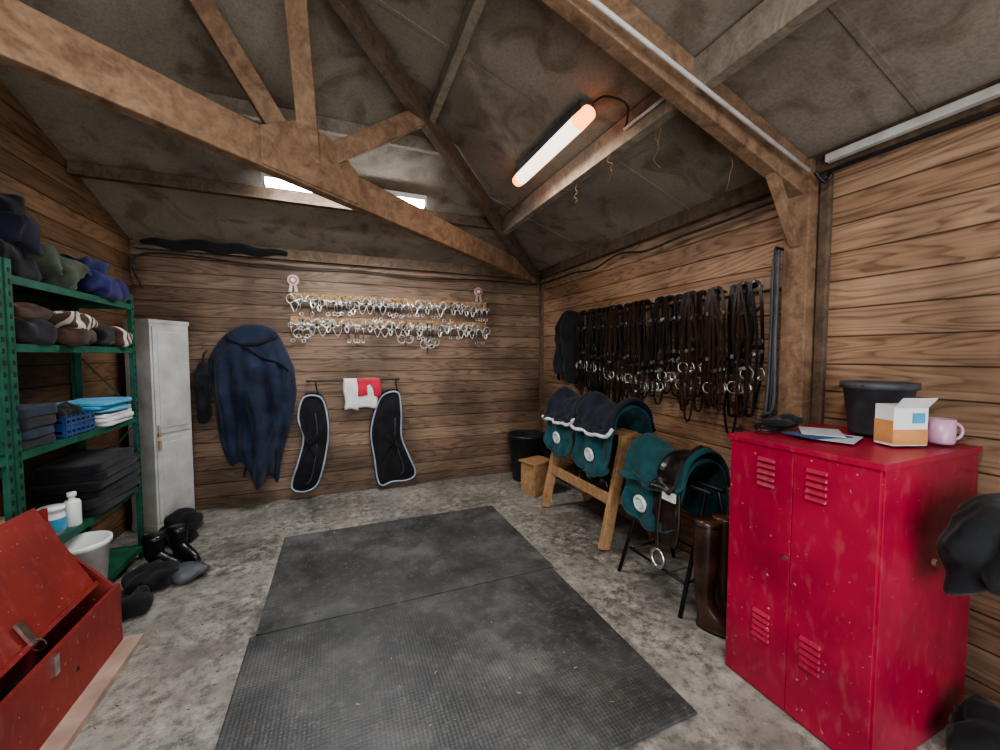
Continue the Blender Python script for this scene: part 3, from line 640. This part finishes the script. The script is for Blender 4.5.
def saddle(name,c,Ly,top,drop,navy=True,logo=True,w=.17,kpad='teal',kseat='navyd',logoy=0,sd=0):
    cx,cy=c; b=B()
    def surf(off,dr,wid,L0,seat=1):
        def f(u,v):
            y=(u-.5)*L0; s_=v*2-1; a=abs(s_); sg=1 if s_>=0 else -1
            prof=.075*math.exp(-((u-.06)/.12)**2)+.085*math.exp(-((u-.95)/.16)**2)
            h=top+off+prof*seat*max(0,1-a*2.0)
            k=.38
            if a<k:
                t=a/k*pi/2; x=wid*math.sin(t); z=h-wid*.75*(1-math.cos(t))
            else:
                t=(a-k)/(1-k); sh=1-.45*abs(u-.5)**2*4*.5
                x=wid+.05*t+.012*math.sin(u*11+t*4)+.03*t*noise.noise(Vector((u*5+sd,t*4,sd))); z=h-wid*.75-dr*t*sh
                y*=1-.18*t*abs(u-.5)
            x+=.010*noise.noise(Vector((u*8,v*9,sd+5)))
            return Vector((cx+sg*x,cy+y,z+.006*math.sin(u*17+a*9)+.012*noise.noise(Vector((u*7,v*7,sd)))))
        return f
    fp=surf(0,drop,w,Ly,.6); b.grid(fp,30,48,kpad)
    b.tube([fp(i/30,0) for i in range(31)],.006,kpad,5)
    fs=surf(.035,drop*.22,w+.012,Ly*1.04); b.grid(fs,30,44,kseat)
    if navy:
        b.tube([fs(i/30,0)+Vector((-.006,0,0)) for i in range(31)],.009,'pipe',6)
        b.tube([fs(0,j/20)+Vector((0,-.004,0)) for j in range(0,6)],.009,'pipe',6)
    if logo:
        q=fp(.5+logoy,.13)+Vector((-.014,0,0))
        b.ring(q,.045,.007,'pipe',(1,0,.1),n=20); b.cyl(q,q+Vector((-.004,0,0)),.026,'pipe',n=16)
    return b,fp,fs
b,_,_=saddle('a',(2.09,3.18),.50,1.06,.36,sd=1); b.make('covered_saddle',solid=.012)
b,_,_=saddle('a',(2.09,2.66),.50,1.06,.40,sd=2); b.make('covered_saddle',solid=.012)
# ---------------------------------------------------------------- metal rack + saddle
b=B(); xc=2.03
for y in(1.66,2.12):
    for s_ in(-1,1): b.tube([(xc+s_*.25,y+(.05 if y>1.9 else -.02),0),(xc+s_*.05,y,.70)],.013,'iron',8)
    b.tube([(xc-.2,y,.18),(xc+.2,y,.18)],.009,'iron',8)
for s_ in(-1,1): b.tube([(xc+s_*.05,1.62,.70),(xc+s_*.05,2.18,.70)],.014,'iron',8); b.tube([(xc+s_*.2,1.66,.18),(xc+s_*.2,2.12,.18)],.009,'iron',8)
b.make('folding_saddle_rack')
b,fp,fs=saddle('b',(2.03,1.95),.50,.83,.30,navy=False,w=.17,kpad='teal',kseat='teal',logoy=.12,sd=3)
def f2(u,v):
    p=fs(.12+u*.30,v); return p+Vector(((-.012 if v<.5 else .012),-.02,.020))
b.grid(f2,14,30,'leatherb')
def f3(u,v):
    return Vector((1.835-.03*v,1.80+(u-.5)*(.22-.07*abs(v-.6)),.70-.34*v))
b.grid(f3,10,12,'leather')
for yy in(1.86,1.74): b.tube([fs((yy-1.69)/.52,j/20)+Vector((-.016,0,.012)) for j in range(0,12)],.014,'leather',4,flat=.004)
q=Vector((1.80,1.76,.66)); b.box(q,(.006,.09,.045),'pipe'); b.tube(catmull([(1.82,1.84,.7),(1.80,1.85,.45),(1.80,1.84,.30)],4),.012,'leather',5,flat=.004); b.ring((1.80,1.84,.25),.05,.006,'steel',(1,0,0),sq=1.1)
b.make('leather_saddle',solid=.012)
b=B(); boot(b,(1.845,1.535,0),.5,.60,'bootbr',.85); boot(b,(1.975,1.53,0),.3,.60,'bootbr',.8); b.make('riding_boots')
bucket('black_rubber_bin',(2.10,4.28,0),.17,.22,.55,'blackp',False,.015)
b=B(); c=Vector((1.98,3.80,0)); R=Matrix.Rotation(.25,3,'Z')
b.box(c+Vector((0,0,.17)),(.26,.22,.34),'rackwood',R); b.box(c+Vector((0,0,.35)),(.30,.26,.022),'rackwood',R)
for s_ in(-1,1): b.box(c+R@Vector((s_*.12,-.115,.17)),(.03,.012,.33),'rackwood',R); 
b.box(c+R@Vector((0,-.115,.06)),(.22,.012,.05),'rackwood',R); b.make('wooden_mounting_block',bevel=.005)
# ---------------------------------------------------------------- near right: jacket draped on stand
b=B()
def f(u,v):
    a=2*pi*u; r=.22*min(1,.25+v*2.6)**.8*(1-.12*v); fo=1+(.16*math.sin(u*31+v*3)+.45*noise.noise(Vector((math.cos(a)*2,math.sin(a)*2,v*3))))*min(1,v*2)
    z=1.02-.05*v-.29*max(0,v-.15)+.05*math.sin(a*2+1)*v
    return Vector((2.06+r*1.05*fo*math.cos(a),.53+r*.6*fo*math.sin(a),z))
b.grid(f,80,24,'black')
b.make('draped_black_jacket',solid=.012)
b=B()
for s_ in(-1,1): b.tube([(2.10+s_*.12,.40,0),(2.10+s_*.03,.50,.95)],.012,'iron',8)
b.tube([(2.07,.50,.95),(2.10,.50,.97),(2.13,.50,.95)],.012,'iron'); b.tube([(2.0,.44,.4),(2.2,.44,.4)],.01,'iron')
b.make('metal_coat_stand')
pile('black_kit_bag',[((2.16,.62,.10),(.26,.16,.20),'black',.1)],e=.7,amp=.04,seed=90,crease=.03)
# straw / debris flecks on floor
b=B(); random.seed(5)
for i in range(520):
    x=random.uniform(-.98,1.65); y=random.uniform(1.0,4.0)
    inm=-.48<x<1.40 and 1.13<y<3.62
    if inm and random.random()<.6: continue
    z=.0145 if inm else .003; a=random.uniform(0,pi); l=random.uniform(.005,.018); wd_=random.uniform(.0015,.003)
    b.box((x,y,z),(l,wd_,.002),random.choice(['twine','cream','brown','twine']),(0,0,a))
b.make('straw_debris')
# ---------------------------------------------------------------- camera
cam=bpy.data.cameras.new('camera'); co=bpy.data.objects.new('camera',cam); bpy.context.collection.objects.link(co)
co.location=(0,0,1.5); co.rotation_euler=(math.radians(90-2.9),0,math.radians(-22.2)); cam.sensor_width=36; cam.lens=396*36/1000; cam.clip_start=0.02
sc=bpy.context.scene; sc.camera=co
sc.view_settings.view_transform='AgX'; sc.view_settings.exposure=.75
try: sc.view_settings.look='AgX - Medium High Contrast'
except Exception: pass
